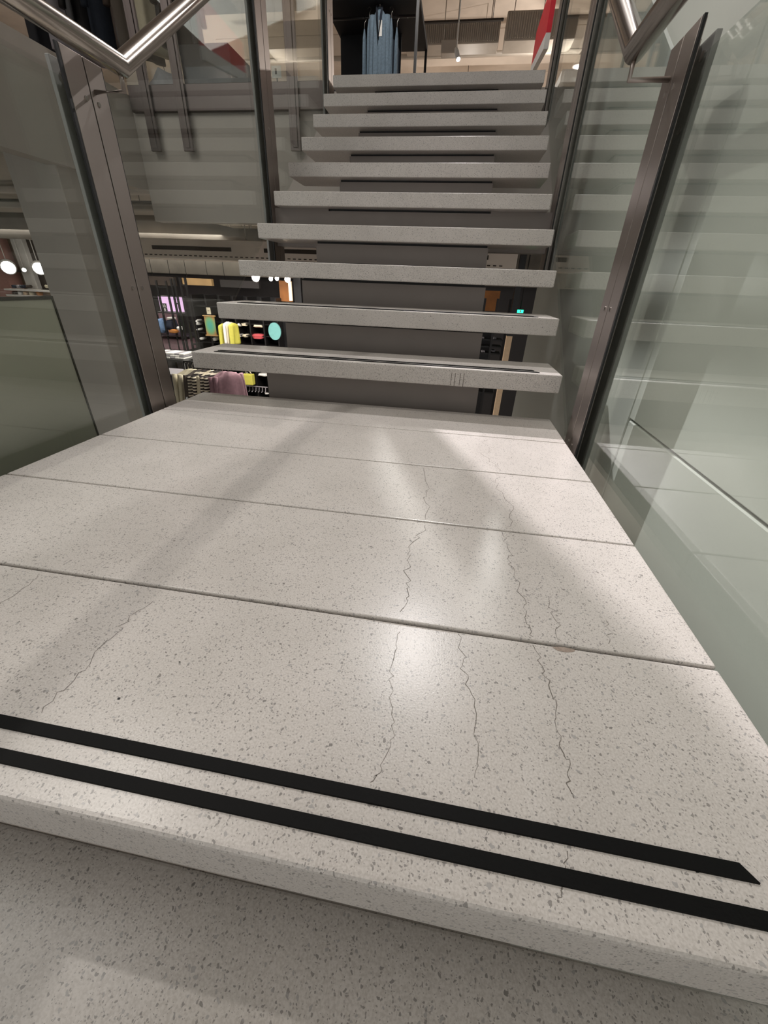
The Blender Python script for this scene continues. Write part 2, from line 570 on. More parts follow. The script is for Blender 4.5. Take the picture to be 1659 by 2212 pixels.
crack([(1075, 1000), (1080, 1030), (1078, 1060), (1105, 1105), (1105, 1130), (1085, 1150), (1097, 1185), (1103, 1215), (1110, 1245), (1130, 1290), (1138, 1320), (1148, 1365), (1155, 1400), (1172, 1440), (1185, 1480), (1200, 1540), (1212, 1590), (1213, 1620), (1232, 1650), (1225, 1690), (1240, 1725)], .0012)
crack([(915, 1010), (920, 1060), (920, 1110), (917, 1140), (893, 1170), (880, 1210), (877, 1260), (880, 1300), (866, 1340)], .0013)
crack([(864, 1365), (858, 1400), (850, 1460), (848, 1530), (842, 1600), (825, 1660), (800, 1690)], .0009)
crack([(990, 1370), (998, 1440), (1015, 1490), (1028, 1560), (1033, 1620), (1025, 1680)], .0010)
crack([(330, 1300), (280, 1330), (250, 1370), (200, 1420), (160, 1470), (90, 1540)], .0012)
crack([(85, 1240), (50, 1270), (0, 1305)], .001)
crack([(1185, 1290), (1200, 1340), (1212, 1385)], .0011)
crack([(1035, 930), (1050, 960), (1045, 985), (1070, 1010)], .0009)
crack([(1225, 1838), (1218, 1900), (1205, 1950)], .0009)
crack([(1310, 1340), (1318, 1380), (1325, 1420)], .0009)


def fleck(u, v, r, mat, slab, sx=1.6):
    c = at(u, v, z=0)
    bm = bmesh.new()
    n = 9
    vs = [bm.verts.new((c.x + math.cos(k * 6.283 / n) * r * sx * random.uniform(.7, 1.1), c.y + math.sin(k * 6.283 / n) * r * random.uniform(.7, 1.1), .0003)) for k in range(n)]
    bm.faces.new(vs)
    return finish('fleck', bm, mat, slab)


fleck(257, 1509, .0018, M['gasket'], slabs[0], 1.2)
fleck(1217, 1403, .0045, M['chip'], slabs[0], 4.2)
fleck(1505, 1882, .0016, M['gasket'], slabs[0], 1.3)
fleck(388, 1430, .0010, M['gasket'], slabs[0], 1.3)

# ------------------------------------------------------------------ balustrades
SL = RISE / RUN


def balustrade(side):
    left = side < 0
    def X(d):  # d = distance outwards from the tread ends
        return -d if left else W + d
    label = ('glass balustrade with brushed steel handrail on the left of the stairs' if left else
             'glass balustrade with brushed steel handrail against the white wall on the right')
    root = thing('balustrade', label, 'balustrade', (X(GX), .4, -.2), 'stair balustrades')
    # --- posts: two inner flats, gasket, outer flat
    def post(y, z0, z1):
        p = box('post', M['post'], X(.030), X(.042), y, y + .073, z0, z1, root, .001)
        box('flat_bar', M['post'], X(.030), X(.042), y + .077, y + .142, z0, z1, p, .001)
        box('seam', M['gasket'], X(.034), X(.041), y + .0732, y + .0768, z0, z1, p)
        box('outer_flat', M['outer'], X(.066), X(.078), y - .002, y + .142, z0, z1 - .02, p, .001)
        box('web', M['post'], X(.0422), X(.0658), y + .068, y + .076, z0, z1 - .01, p)
        box('gasket', M['gasket'], X(.031), X(.037), y - .010, y - .0005, z0, z1, p)
        box('gasket', M['gasket'], X(.033), X(.04), y + .1425, y + .148, z0, z1, p)
        for zz in (z0 + .16 * (z1 - z0), z0 + .52 * (z1 - z0), z1 - .09):
            for yy in (y + .052, y + .098):
                bm = bmesh.new()
                atube(bm, [(X(.0300), yy, zz), (X(.0285), yy, zz)], .006, 10)
                finish('bolt', bm, M['bolt'], p)
        for zz in (z1 - .05, z1 - .17):
            bm = bmesh.new()
            atube(bm, [(X(.0659), y + .030, zz), (X(.0625), y + .030, zz)], .009, 12)
            finish('bolt', bm, M['bolt'], p)
        return p
    posts = [post(.385, -.2, .945), post(1.69, .45, 1.74), post(2.93, 1.45, 2.56)]
    # --- glass panes
    gx0, gx1 = X(.052), X(.062)
    def pane(poly):
        prism('glass_panel', M['glass'], poly, 'x', min(gx0, gx1), max(gx0, gx1), root)
    zb = lambda y: -.018 + SL * (y - .641)
    zt = lambda y: .90 + SL * max(0, y - .47)
    pane([(-1.6, -.2), (.451, -.2), (.451, .885), (-1.6, .885)])
    pane([(.463, -.2), (.50, -.18), (.641, zb(.641)), (1.756, zb(1.756)), (1.756, zt(1.756)), (.50, .90), (.463, .885)])
    pane([(1.768, zb(1.768)), (2.996, zb(2.996)), (2.996, zt(2.996)), (1.768, zt(1.768))])
    # --- handrail
    xr = X(-.06)
    yend = 2.96
    bm = bmesh.new()
    atube(bm, [(xr, -1.7, .935), (xr, .490, .935), (xr, yend, .935 + SL * (yend - .49)), (xr, yend + .7, .935 + SL * (yend - .49))], .0245, 24)
    h = finish('handrail', bm, M['rail'], root, True)
    # keep the mitre of the corner crisp
    for yy, zz in ((.47, .88), (1.73, 1.70), (2.97, 2.55)):
        dz = .935 + SL * max(0, min(yy, yend) - .49)
        tube('bracket', M['post'], [(X(.034), yy + .01, dz - .055), (xr, yy + .01, dz - .055), (xr, yy + .01, dz - .01)], .006, h, 8)
    return root


balustrade(-1)
balustrade(1)

# frosted panel standing outside the near left glass
fp = thing('frosted_screen', 'low olive grey frosted panel behind the near left glass', 'panel', (-.105, -.7, -.6))
box('sheet', M['frost'], -.112, -.100, -1.7, .185, -.6, .366, fp, .001)
box('top_edge', M['frost_edge'], -.114, -.098, -1.7, .190, .3662, .374, fp)
box('side_edge', M['frost_edge'], -.114, -.098, .1852, .190, -.6, .366, fp)

# ------------------------------------------------------------------ upper floor edge at left
edge = thing('edge_balustrade', 'dark steel edge rail with glass above the upper floor fascia', 'balustrade', (-1.0, EDGE - .03, UP - .12))
box('edge_channel', M['darksteel'], -1.78, -.13, EDGE - .04, EDGE - .002, UP - .11, UP + .05, edge, .003)
for xx in (-1.66, -1.36, -.42):
    box('post', M['darksteel'], xx, xx + .085, EDGE - .062, EDGE - .0405, UP - .36, UP + .95, edge, .002)
    box('post_cover', M['darksteel'], xx + .022, xx + .063, EDGE - .07, EDGE - .0625, UP - .34, UP + .93, edge, .002)
box('glass_panel', M['glass'], -1.78, -.13, EDGE - .03, EDGE - .018, UP + .051, UP + .98, edge)

# structural pillar carrying the left floor edge
pl = thing('pillar', 'broad pale grey pillar behind the near left glass', 'pillar', (-2.0, 2.4, LOW))
box('shaft', M['plaster'], -2.25, -1.85, 2.28, 2.82, LOW, 1.199, pl, .006)
box('skirting', M['spine'], -2.262, -1.838, 2.268, 2.832, LOW, LOW + .1, pl)

# ------------------------------------------------------------------ garments
def garment(name, label, cat, top, width, depth, length, rz, mat, group=None, sleeves=True, folds=7, seed=0, hanger=True, collar=None, flare=1.15):
    rnd = random.Random(seed)
    top = Vector(top)
    root = thing(name, label, cat, top - Vector((0, 0, length)), group)
    Rz = Matrix.Rotation(rz, 3, 'Z')
    bm = bmesh.new()
    n, rows = 44, 14
    ph = [rnd.uniform(0, 6.28) for _ in range(4)]
    rings = []
    for j in range(rows + 1):
        t = j / rows
        z = -t * length
        s = min(1, (t / .10)) ** .55 if t < .10 else 1
        w = width * .5 * (.24 + .76 * s) * (1 + (flare - 1) * t)
        d = depth * .5 * (.45 + .55 * s)
        ring = []
        for k in range(n):
            a = 2 * math.pi * k / n
            fold = 1 + .30 * min(1, t * 2.2) * math.sin(folds * a + ph[0] + 1.2 * t) + .12 * t * math.sin(2 * folds * a + ph[1])
            ca, sa = math.cos(a), math.sin(a)
            x = w * math.copysign(abs(ca) ** .8, ca) * (1 + .03 * math.sin(folds * a + ph[2]))
            y = d * sa * fold
            ring.append(bm.verts.new(top + Rz @ Vector((x, y, z))))
        rings.append(ring)
    for j in range(rows):
        for k in range(n):
            bm.faces.new((rings[j][k], rings[j][(k + 1) % n], rings[j + 1][(k + 1) % n], rings[j + 1][k]))
    bm.faces.new(rings[0]); bm.faces.new(rings[-1][::-1])
    body = finish('body', bm, mat, root, True)
    if sleeves:
        for s in (-1, 1):
            bm = bmesh.new()
            pts = []
            for q in range(6):
                t = q / 5
                pts.append(top + Rz @ Vector((s * width * (.46 + .13 * t), -.012 * math.sin(3 * t + ph[3]), -length * (.055 + .62 * t))))
            atube(bm, pts, [depth * .42 * (1 - .25 * q / 5) for q in range(6)], 10)
            finish('sleeve', bm, mat, root, True)
    if collar:
        bm = bmesh.new()
        pts = [top + Rz @ Vector(p) for p in ((-width * .17, -depth * .3, .0), (-width * .12, -depth * .62, -length * .09), (0, -depth * .72, -length * .24), (width * .12, -depth * .62, -length * .09), (width * .17, -depth * .3, .0))]
        atube(bm, pts, .012, 8)
        finish('collar', bm, collar, root, True)
    if hanger:
        bm = bmesh.new()
        hk = [top + Rz @ Vector(p) for p in ((0, 0, -.02), (0, 0, .05), (.02, 0, .075), (.0, 0, .1), (-.02, 0, .08))]
        atube(bm, hk, .0035, 6)
        finish('hanger_hook', bm, M['bolt'], root, True)
    return root


# ------------------------------------------------------------------ upper sales floor
# black display frame with canopy, robes hanging under its front edge
dx0, dx1, dy0, dy1, dz = -.76, .30, 5.35, 6.5, 3.06
disp = thing('display_rack', 'black metal display frame with flat canopy at the head of the stairs', 'display rack', ((dx0 + dx1) / 2, 5.9, UP))
box('canopy', M['navyblack'], dx0, dx1, dy0, dy1, dz, dz + .05, disp, .004)
box('back_panel', M['navyblack'], dx0 + .02, .02, 6.05, 6.08, UP + .5, dz, disp)
for (xx, yy) in ((dx0, dy0), (dx1 - .03, dy0), (dx0, dy1 - .03), (dx1 - .03, dy1 - .03)):
    box('leg', M['blackmetal'], xx, xx + .03, yy, yy + .03, UP, dz, disp)
tube('hanging_rail', M['blackmetal'], [(dx0 + .02, 5.55, dz - .06), (dx1 - .02, 5.55, dz - .06)], .012, disp)
box('lower_shelf', M['navyblack'], dx0, -.38, 5.7, 6.4, UP + .4, UP + .82, disp, .004)
c = at(822, 30, y=5.5)
robe_defs = [(0, 5.46, .17, .09, 'denim', 'blue grey robe with open collar, front centre of the hanging row'),
             (-.125, 5.50, .045, .09, 'denim', 'blue grey robe hanging edge on just left of the centre robe'),
             (.125, 5.50, .045, .09, 'denim', 'blue grey robe hanging edge on just right of the centre robe'),
             (-.185, 5.53, .04, .09, 'denim', 'slim blue grey robe at the left end of the hanging row'),
             (.185, 5.53, .04, .09, 'denim', 'slim blue grey robe at the right end of the hanging row'),
             (0, 5.63, .40, .06, 'denim_dark', 'dark blue robe added behind the row to fill its gaps with dark')]  # backing robe added so the gaps in the row read dark
for k, (dx, yy, w, d, mt, lb) in enumerate(robe_defs):
    drop = 0 if k == 0 else .07 + .06 * (k > 2)
    r = garment('hanging_robe', lb, 'robe', (c.x + dx, yy, c.z + .03 - drop), w, d, 1.05, 0, M[mt], 'robes on the black frame', k == 0, 9, k + 3, True, M['denim_dark'] if k == 0 else None, 1.15)
    if k == 0:
        p = at(822, 62, y=5.42)
        box('swing_tag', M['white'], p.x - .018, p.x + .018, 5.408, 5.412, p.z - .06, p.z + .06, r)
# red and white board at the head of the stairs, right
A = at(1172, 150, y=4.6)
rb = thing('hanging_board', 'red and white board hung edge on beside the right stair post', 'sign', (1.62, 4.6, UP))
p1 = at(1157, 136, y=5.2); p2 = at(1200, 10, y=4.3)
bm = bmesh.new()
def slab(bm, a, b, z0, z1, z2, z3, th):
    d = Vector((b.x - a.x, b.y - a.y, 0)).normalized(); nrm = Vector((-d.y, d.x, 0)) * th
    vs = []
    for o_ in (Vector((0, 0, 0)), nrm):
        for (q, z) in ((a, z0), (b, z2), (b, z3), (a, z1)):
            vs.append(bm.verts.new((q.x + o_.x, q.y + o_.y, z)))
    for f in ((0, 1, 2, 3), (7, 6, 5, 4), (0, 4, 5, 1), (1, 5, 6, 2), (2, 6, 7, 3), (3, 7, 4, 0)):
        bm.faces.new([vs[i] for i in f])
slab(bm, p1, p2, p1.z - .02, p1.z + .22, p2.z - .16, p2.z + .2, -.04)
finish('red_field', bm, M['red'], rb)
bm = bmesh.new()
slab(bm, p1, p2, p1.z - .09, p1.z - .021, p2.z - .26, p2.z - .161, -.04)
finish('white_field', bm, M['white'], rb)
tube('hanger_wire', M['bolt'], [(p1.x, p1.y, p1.z + .2), (p1.x, p1.y, 4.3)], .003, rb, 6)
tube('hanger_wire', M['bolt'], [(p2.x, p2.y, p2.z + .2), (p2.x, p2.y, 4.3)], .003, rb, 6)

# things seen through the upper left glass
a = at(385, 95, y=4.0); b = at(500, 165, y=4.0)
bb = thing('display_cube', 'black display cube on the upper floor behind the left glass', 'display cube', ((a.x + b.x) / 2, 4.2, UP))
box('body', M['black'], a.x, b.x, 4.0, 4.45, UP, a.z, bb, .006)
box('plinth', M['blackmetal'], a.x + .03, b.x - .03, 4.03, 4.42, UP - .0, UP + .04, bb)
bm = bmesh.new()
bmesh.ops.create_icosphere(bm, subdivisions=3, radius=1)
q = at(350, 140, y=3.9)
for v in bm.verts:
    n_ = 1 + .12 * math.sin(7 * v.co.x + 3 * v.co.z) + .1 * math.sin(9 * v.co.y + 5 * v.co.z)
    v.co = Vector((q.x + v.co.x * .17 * n_, 3.92 + v.co.y * .1 * n_, UP + .19 + v.co.z * .19 * n_))
sk = finish('shopping_bag', bm, M['greycloth'], None, True)
tag(sk, 'crumpled light grey bag beside the black display cube', 'bag')
OFF[sk.name] = Vector(sk.location)
# clothes stand far left above the handrail
rk = thing('clothes_stand', 'dark clothes stand on the upper floor, above the left handrail', 'clothes rack', (-2.5, 4.3, UP))
for xx in (-3.4, -1.75):
    tube('upright', M['blackmetal'], [(xx, 4.3, UP), (xx, 4.3, UP + 1.55)], .016, rk)
    box('foot', M['blackmetal'], xx - .02, xx + .02, 4.0, 4.6, UP, UP + .03, rk)
tube('crossbar', M['blackmetal'], [(-3.42, 4.3, UP + 1.5), (-1.73, 4.3, UP + 1.5)], .014, rk)
cols = ['navyblack', 'greycloth', 'black', 'denim_dark', 'brownhdr', 'cream', 'black']
nm = ['black', 'grey', 'deep black', 'dark blue', 'brown', 'cream', 'plain black']
for k in range(7):
    garment('hanging_jacket', '%s jacket, number %s from the left on the dark upper clothes stand' % (nm[k], ['one', 'two', 'three', 'four', 'five', 'six', 'seven'][k]), 'jacket',
            (-3.25 + .23 * k, 4.3, UP + 1.41), .42, .1, .8, math.radians(62), M[cols[k]], 'jackets on the upper stand', True, 6, 40 + k)
# price tickets on the floor edge
for (u, lb) in ((566, 'left'), (597, 'right')):
    q = at(u, 155, y=3.5)
    tk = thing('price_ticket', 'small white price ticket near the middle left post, the %s one of two' % lb, 'ticket', (q.x, 3.5, UP), 'price tickets')
    box('card', M['white'], q.x - .04, q.x + .04, 3.5, 3.504, q.z - .035, q.z + .035, tk)
    tube('stem', M['blackmetal'], [(q.x, 3.506, UP), (q.x, 3.506, q.z + .02)], .006, tk, 8)
    box('mark', M['slot'], q.x - .012, q.x + .004, 3.4985, 3.4998, q.z - .015, q.z + .02, tk)

# upper ceiling services
def duct(name, label, mat, x0, x1, y0, y1, z0, z1, ribs=0, axis='x', cat='duct'):
    r = thing(name, label, cat, ((x0 + x1) / 2, (y0 + y1) / 2, z0))
    box('casing', mat, x0, x1, y0, y1, z0, z1, r, .01)
    top = 1.2 if z1 < 1.2 else 4.3
    if z1 < top - .02:
        for xx in (x0 + .1 * (x1 - x0), x0 + .9 * (x1 - x0)):
            tube('hanger_rod', M['duct'], [(xx, (y0 + y1) / 2, z1), (xx, (y0 + y1) / 2, top)], .006, r, 6)
    if ribs:
        bm = bmesh.new()
        for k in range(ribs):
            if axis == 'x':
                xx = x0 + (k + .5) * (x1 - x0) / ribs; w_ = (x1 - x0) / ribs * .22
                abox(bm, xx - w_, xx + w_, y0 - .018, y0 - .0005, z0 + .02, z1 - .02)
            else:
                yy = y0 + (k + .5) * (y1 - y0) / ribs; w_ = (y1 - y0) / ribs * .22
                abox(bm, x0 - .015, x0 - .0005, yy - w_, yy + w_, z0 + .02, z1 - .02)
        o = finish('ribs', bm, mat, r); o['kind'] = 'stuff'
    return r


duct('ribbed_duct', 'long ribbed cream duct under the upper ceiling', M['duct'], -.2, 1.22, 7.9, 8.25, 3.62, 3.86, 46)
duct('service_box', 'square cream service box under the ribbed duct', M['duct'], .38, .62, 7.7, 7.88, 3.46, 3.60)
duct('flat_duct', 'broad flat cream duct nearest on the upper ceiling', M['duct'], -.6, 2.4, 5.9, 6.9, 3.82, 4.1)
duct('ceiling_beam', 'cream beam across the far upper ceiling', M['ceil'], -4, 2.98, 9.3, 9.6, 3.95, 4.3, cat='beam')
duct('ribbed_duct', 'short ribbed cream duct at the right of the upper ceiling', M['duct'], 1.3, 2.3, 7.8, 8.2, 3.6, 3.9, 30)
duct('cable_tray', 'thin dark cable tray below the cream ducts', M['slot'], -.3, 1.25, 7.5, 7.56, 3.70, 3.72, cat='cable tray')
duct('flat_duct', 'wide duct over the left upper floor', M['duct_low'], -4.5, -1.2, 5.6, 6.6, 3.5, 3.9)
pp = thing('sprinkler_pipe', 'thin cream pipe crossing the far upper ceiling', 'pipe', (0, 8.6, 3.72))
tube('pipe', M['duct'], [(-4, 8.6, 3.75), (2.95, 8.6, 3.75)], .03, pp)
for xx in (-3, -1, 1, 2.6):
    tube('hanger_rod', M['duct'], [(xx, 8.6, 3.77), (xx, 8.6, 4.3)], .006, pp, 6)


def track_lamp(loc, aim, label, r=.045, glowm='lampglow', length=.14, drop=0., grp='ceiling spot lamps'):
    loc = Vector(loc)
    t = thing('spot_lamp_fitting', label, 'lamp', loc, grp)
    d = (Vector(aim) - loc).normalized()
    bm = bmesh.new()
    atube(bm, [loc - d * length, loc - d * length * .7, loc], [r * .75, r, r], 16)
    finish('housing', bm, M['white'], t, True)
    bm = bmesh.new()
    atube(bm, [loc + d * .0008, loc + d * .004], r * .86, 16)
    finish('lens', bm, M[glowm], t)
    if drop:
        tube('stem', M['white'], [loc - d * length * .85, loc - d * length * .85 + Vector((0, 0, drop))], .007, t, 8)
    return t


q = at(990, 128, y=6.9)
track_lamp(q, (1.2, 6.0, 1.7), 'small white spot lamp hanging by the cream ducts', .03, drop=4.3 - q.z - .03, length=.16)
q = at(883, 50, y=6.7)
track_lamp(q, (.6, 5.2, 2.3), 'white spot lamp at the right edge of the black canopy', .04, drop=4.3 - q.z - .05)
for k, (x_, y_, z_, lb) in enumerate(((-4.6, 8.4, 3.25, 'added pendant lamp over the left upper floor'), (2.5, 8.2, 3.3, 'added pendant lamp over the right upper floor'), (.75, 10.2, 3.1, 'added pendant lamp far behind the robes'))):  # invented fittings for the point lights added under the upper ceiling
    t = thing('added_pendant', lb, 'lamp', (x_, y_, z_ - .13), 'added pendant lamps')
    bm = bmesh.new()
    atube(bm, [(x_, y_, z_ + .14), (x_, y_, z_ + .17), (x_, y_, z_ + .3)], [.11, .10, .02], 16)
    finish('shade', bm, M['white'], t, True)
    tube('cable', M['blackmetal'], [(x_, y_, z_ + .3), (x_, y_, 4.3)], .005, t, 6)
# linear tubes above the landing, seen only as reflections in the steel
for k in range(3):
    t = thing('tube_light', 'linear tube light over the stair well, %s of three' % ['first', 'second', 'third'][k], 'lamp', (2.3 + .25 * k, 1.6, 4.2), 'tube lights over the stair well')
    box('tray', M['white'], 2.27 + .25 * k, 2.33 + .25 * k, .9, 2.3, 4.24, 4.28, t)
    tube('tube', M['tubeglow'], [(2.3 + .25 * k, .92, 4.22), (2.3 + .25 * k, 2.28, 4.22)], .014, t, 8)

# ------------------------------------------------------------------ lower sales floor: ceiling services
gr = thing('grille_duct', 'long pale duct with a dashed slot grille below the upper floor', 'duct', (0, 4.2, .6))
box('casing', M['ceil'], -3.2, 1.62, 4.2, 4.6, .60, .80, gr, .004)
for xx in (-3, -1.5, 0, 1.5):
    tube('hanger_rod', M['duct'], [(xx, 4.4, .80), (xx, 4.4, 1.2)], .006, gr, 6)
bm = bmesh.new()
for k in range(72):
    xx = -3.1 + k * .064
    abox(bm, xx, xx + .034, 4.1955, 4.1995, .632, .642)
o = finish('slot_row', bm, M['slot'], gr); o['kind'] = 'stuff'
bm = bmesh.new()
for (x0, x1) in ((-1.2, -.5), (-.1, .0), (.9, 1.32), (-2.6, -1.6)):
    abox(bm, x0, x1, 4.195, 4.1995, .69, .73)
finish('opening', bm, M['slot'], gr)
# big curved duct
bm = bmesh.new()
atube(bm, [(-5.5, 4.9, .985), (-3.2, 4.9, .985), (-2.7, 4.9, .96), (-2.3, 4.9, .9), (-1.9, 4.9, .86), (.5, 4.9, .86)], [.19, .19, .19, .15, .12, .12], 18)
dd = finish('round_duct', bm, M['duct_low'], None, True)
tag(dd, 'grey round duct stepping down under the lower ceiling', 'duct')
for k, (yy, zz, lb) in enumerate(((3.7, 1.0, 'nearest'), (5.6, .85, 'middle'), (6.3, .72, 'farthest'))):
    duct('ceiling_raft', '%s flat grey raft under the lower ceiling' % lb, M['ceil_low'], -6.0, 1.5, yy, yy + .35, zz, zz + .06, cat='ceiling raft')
rnd = random.Random(5)
ordn = ['first', 'second', 'third', 'fourth', 'fifth', 'sixth', 'seventh', 'eighth', 'ninth']
for k in range(9):
    if k in (3, 4):
        continue
    yy = 3.55 + k * .38
    zz = 1.13 - k * .05 + rnd.uniform(-.02, .02)
    xa_ = -6.0 + rnd.uniform(0, 1.2); xb_ = -.2 + rnd.uniform(-.8, 1.4)
    t = thing('service_pipe', 'grey pipe across the lower ceiling, %s behind the fascia' % ordn[k], 'pipe', ((xa_ + xb_) / 2, yy, zz), 'pipes across the lower ceiling')
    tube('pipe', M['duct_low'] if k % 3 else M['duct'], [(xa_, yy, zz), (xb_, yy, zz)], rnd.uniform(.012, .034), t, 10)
    for m_ in range(4):
        xx = xa_ + (xb_ - xa_) * (.1 + .26 * m_)
        tube('hanger_rod', M['duct_low'], [(xx, yy, zz), (xx, yy, 1.2)], .005, t, 6)
        if m_ % 2:
            box('clamp', M['slot'], xx - .03, xx + .03, yy - .04, yy + .04, zz - .04, zz + .035, t, .004)
# ------------------------------------------------------------------ lower sales floor: fittings
HY = 6.6


def px_box(name, mat, u0, v0, u1, v1, y, d, parent, bev=0.):
    a = at(u0, v0, y=y); b = at(u1, v1, y=y)
    return box(name, mat, a.x, b.x, y, y + d, b.z, a.z, parent, bev)


# header boards above the shelving
for (u0, u1, v0, v1, mt, lb) in ((318, 378, 596, 618, 'brownhdr', 'dark brown header board left of the ladder rack'),
                                 (392, 458, 600, 618, 'wood', 'lit tan header board above the dark shelving'),
                                 (474, 560, 604, 624, 'darkwall', 'black header board right of the tan one')):
    a = at(u0, v0, y=HY); b = at(u1, v1, y=HY)
    h = thing('header_board', lb, 'board', ((a.x + b.x) / 2, HY, b.z))
    box('board', M[mt], a.x, b.x, HY, HY + .08, b.z, a.z, h, .004)
    for xx in (a.x + .08, b.x - .08):
        tube('hanger_rod', M['blackmetal'], [(xx, HY + .04, a.z), (xx, HY + .04, 1.2)], .005, h, 6)

# pink lit screen with the black 30 poster
sc_ = thing('lit_screen', 'pink lit screen panel behind the ladder rack', 'screen', (at(367, 660, y=6.9).x, 6.9, LOW))
px_box('screen_face', M['pinkglow'], 341, 640, 398, 674, 6.88, .02, sc_)
px_box('frame_top', M['white'], 340, 638, 399, 641, 6.86, .05, sc_)
px_box('frame_bottom', M['white'], 340, 673, 399, 676, 6.86, .05, sc_)
px_box('stand', M['mauve'], 341, 676, 398, 760, 6.9, .06, sc_)
a = at(349, 655, y=6.84); b = at(362, 673, y=6.84)
ps = thing('price_poster', 'small black poster reading 30 on the pink screen', 'poster', ((a.x + b.x) / 2, 6.84, b.z))
box('sheet', M['navyblack'], a.x, b.x, 6.84, 6.85, b.z, a.z, ps)


def text_mesh(body, size, loc, mat, parent):
    cu = bpy.data.curves.new('text', 'FONT')
    cu.body = body; cu.size = size; cu.align_x = 'CENTER'; cu.extrude = .001
    ob = bpy.data.objects.new('text_tmp', cu)
    COL.objects.link(ob)
    bpy.context.view_layer.update()
    me = bpy.data.meshes.new_from_object(ob.evaluated_get(bpy.context.evaluated_depsgraph_get()))
    bpy.data.objects.remove(ob)
    me.materials.clear(); me.materials.append(mat)
    o = bpy.data.objects.new('lettering', me)
    COL.objects.link(o)
    o.parent = parent
    o.rotation_euler = (math.pi / 2, 0, 0)
    o.location = Vector(loc) - OFF[parent.name]
    OFF[o.name] = Vector(loc)
    return o


hh = a.z - b.z
text_mesh('30.', hh * .55, ((a.x + b.x) / 2, 6.8385, b.z + hh * .5), M['white'], ps)
box('picture', M['white'], a.x + .03, b.x - .03, 6.8365, 6.8395, b.z + .01, b.z + hh * .38, ps)

# ladder rack: uprights and rungs
def ladder(u_list, y, v0, v1, label, rungs):
    x0 = at(u_list[0], 680, y=y).x; x1 = at(u_list[1], 680, y=y).x
    ztop = at(u_list[0], v0, y=y).z
    r = thing('ladder_rack', label, 'rack', ((x0 + x1) / 2, y, LOW))
    for xx in (x0, x1):
        box('upright', M['blackmetal'], xx - .014, xx + .014, y, y + .028, LOW, ztop, r)
    for k in range(rungs):
        zz = ztop - .1 - k * (ztop - LOW - .2) / rungs
        box('rung', M['blackmetal'], x0 + .0142, x1 - .0142, y + .004, y + .024, zz - .01, zz + .01, r)
    return r


ladder((352, 372), 6.2, 606, 0, 'tall black ladder rack in front of the pink screen', 2)
ladder((383, 390), 5.9, 602, 0, 'narrow black ladder rack right of the pink screen', 9)
ladder((402, 413), 5.6, 600, 0, 'black ladder rack with close rungs before the dark shelves', 14)

# display shelf with jeans, bag, shoes
sh = thing('display_shelf', 'mauve display counter with jeans and shoes, far left', 'counter', (at(370, 730, y=6.3).x, 6.3, LOW))
px_box('top', M['blackmetal'], 318, 722, 405, 728, 6.1, .5, sh)
px_box('front', M['mauve'], 318, 729, 405, 756, 6.2, .35, sh)
a = at(318, 756, y=6.3); b = at(405, 756, y=6.3)
box('base', M['darkwall'], a.x, b.x, 6.25, 6.5, LOW, a.z, sh)


def blob(name, label, cat, mat, u0, v0, u1, v1, y, d, seed, group=None):
    rnd = random.Random(seed)
    a = at(u0, v0, y=y); b = at(u1, v1, y=y)
    bm = bmesh.new()
    bmesh.ops.create_icosphere(bm, subdivisions=3, radius=1)
    ph = [rnd.uniform(0, 6) for _ in range(3)]
    for v in bm.verts:
        p = v.co
        q = Vector([math.copysign(abs(c) ** .55, c) for c in p])
        n_ = 1 + .08 * math.sin(6 * p.x + ph[0]) + .08 * math.sin(7 * p.z + 4 * p.y + ph[1])
        v.co = Vector(((a.x + b.x) / 2 + q.x * abs(b.x - a.x) / 2 * n_, y + d / 2 + q.y * d / 2 * n_, (a.z + b.z) / 2 + q.z * abs(a.z - b.z) / 2 * min(n_, 1.0)))
    o = finish(name, bm, mat, None, True)
    tag(o, label, cat, group)
    return o


blob('folded_jeans', 'pale blue jeans draped on the mauve counter', 'jeans', M['jeans'], 330, 688, 352, 721, 6.12, .22, 1)
blob('handbag', 'navy bag standing beside the pale blue jeans', 'bag', M['navy'], 354, 690, 375, 716, 6.2, .2, 2)
blob('sun_hat', 'white hat on top of the navy bag', 'hat', M['white'], 357, 685, 368, 691, 6.2, .2, 3)
blob('sandal', 'tan sandals at the front of the mauve counter', 'shoes', M['orange'], 362, 712, 378, 721, 6.1, .15, 4)
blob('white_shoe', 'white shoes at the right end of the mauve counter', 'shoes', M['white'], 380, 705, 388, 714, 6.15, .15, 5)
# gondola table with white folded shirts
tb = thing('sale_table', 'dark sale table with white folded shirts', 'table', (at(395, 770, y=5.2).x, 5.2, LOW))
a = at(345, 768, y=5.2); b = at(424, 772, y=5.2)
box('table_top', M['blackmetal'], a.x, b.x, 4.95, 5.5, a.z - .03, a.z, tb)
for xx in (a.x + .03, b.x - .06):
    for yy in (4.97, 5.43):
        box('leg', M['blackmetal'], xx, xx + .05, yy, yy + .05, LOW, a.z - .03, tb)
ttz = a.z
for k in range(6):
    xx = a.x + .08 + k * (b.x - a.x - .16) / 6
    rr = thing('folded_shirt', 'white folded shirt on the dark sale table, %s from the left' % ['first', 'second', 'third', 'fourth', 'fifth', 'sixth'][k], 'shirt', (xx + .03, 5.15, ttz), 'folded shirts on the sale table')
    for j in range(3):
        box('fold', M['white'] if (k + j) % 3 else M['greycloth'], xx - .005 * j, xx + .075, 5.0 + .01 * j, 5.3, ttz + .001 + j * .028, ttz + .026 + j * .028, rr, .01, 2)
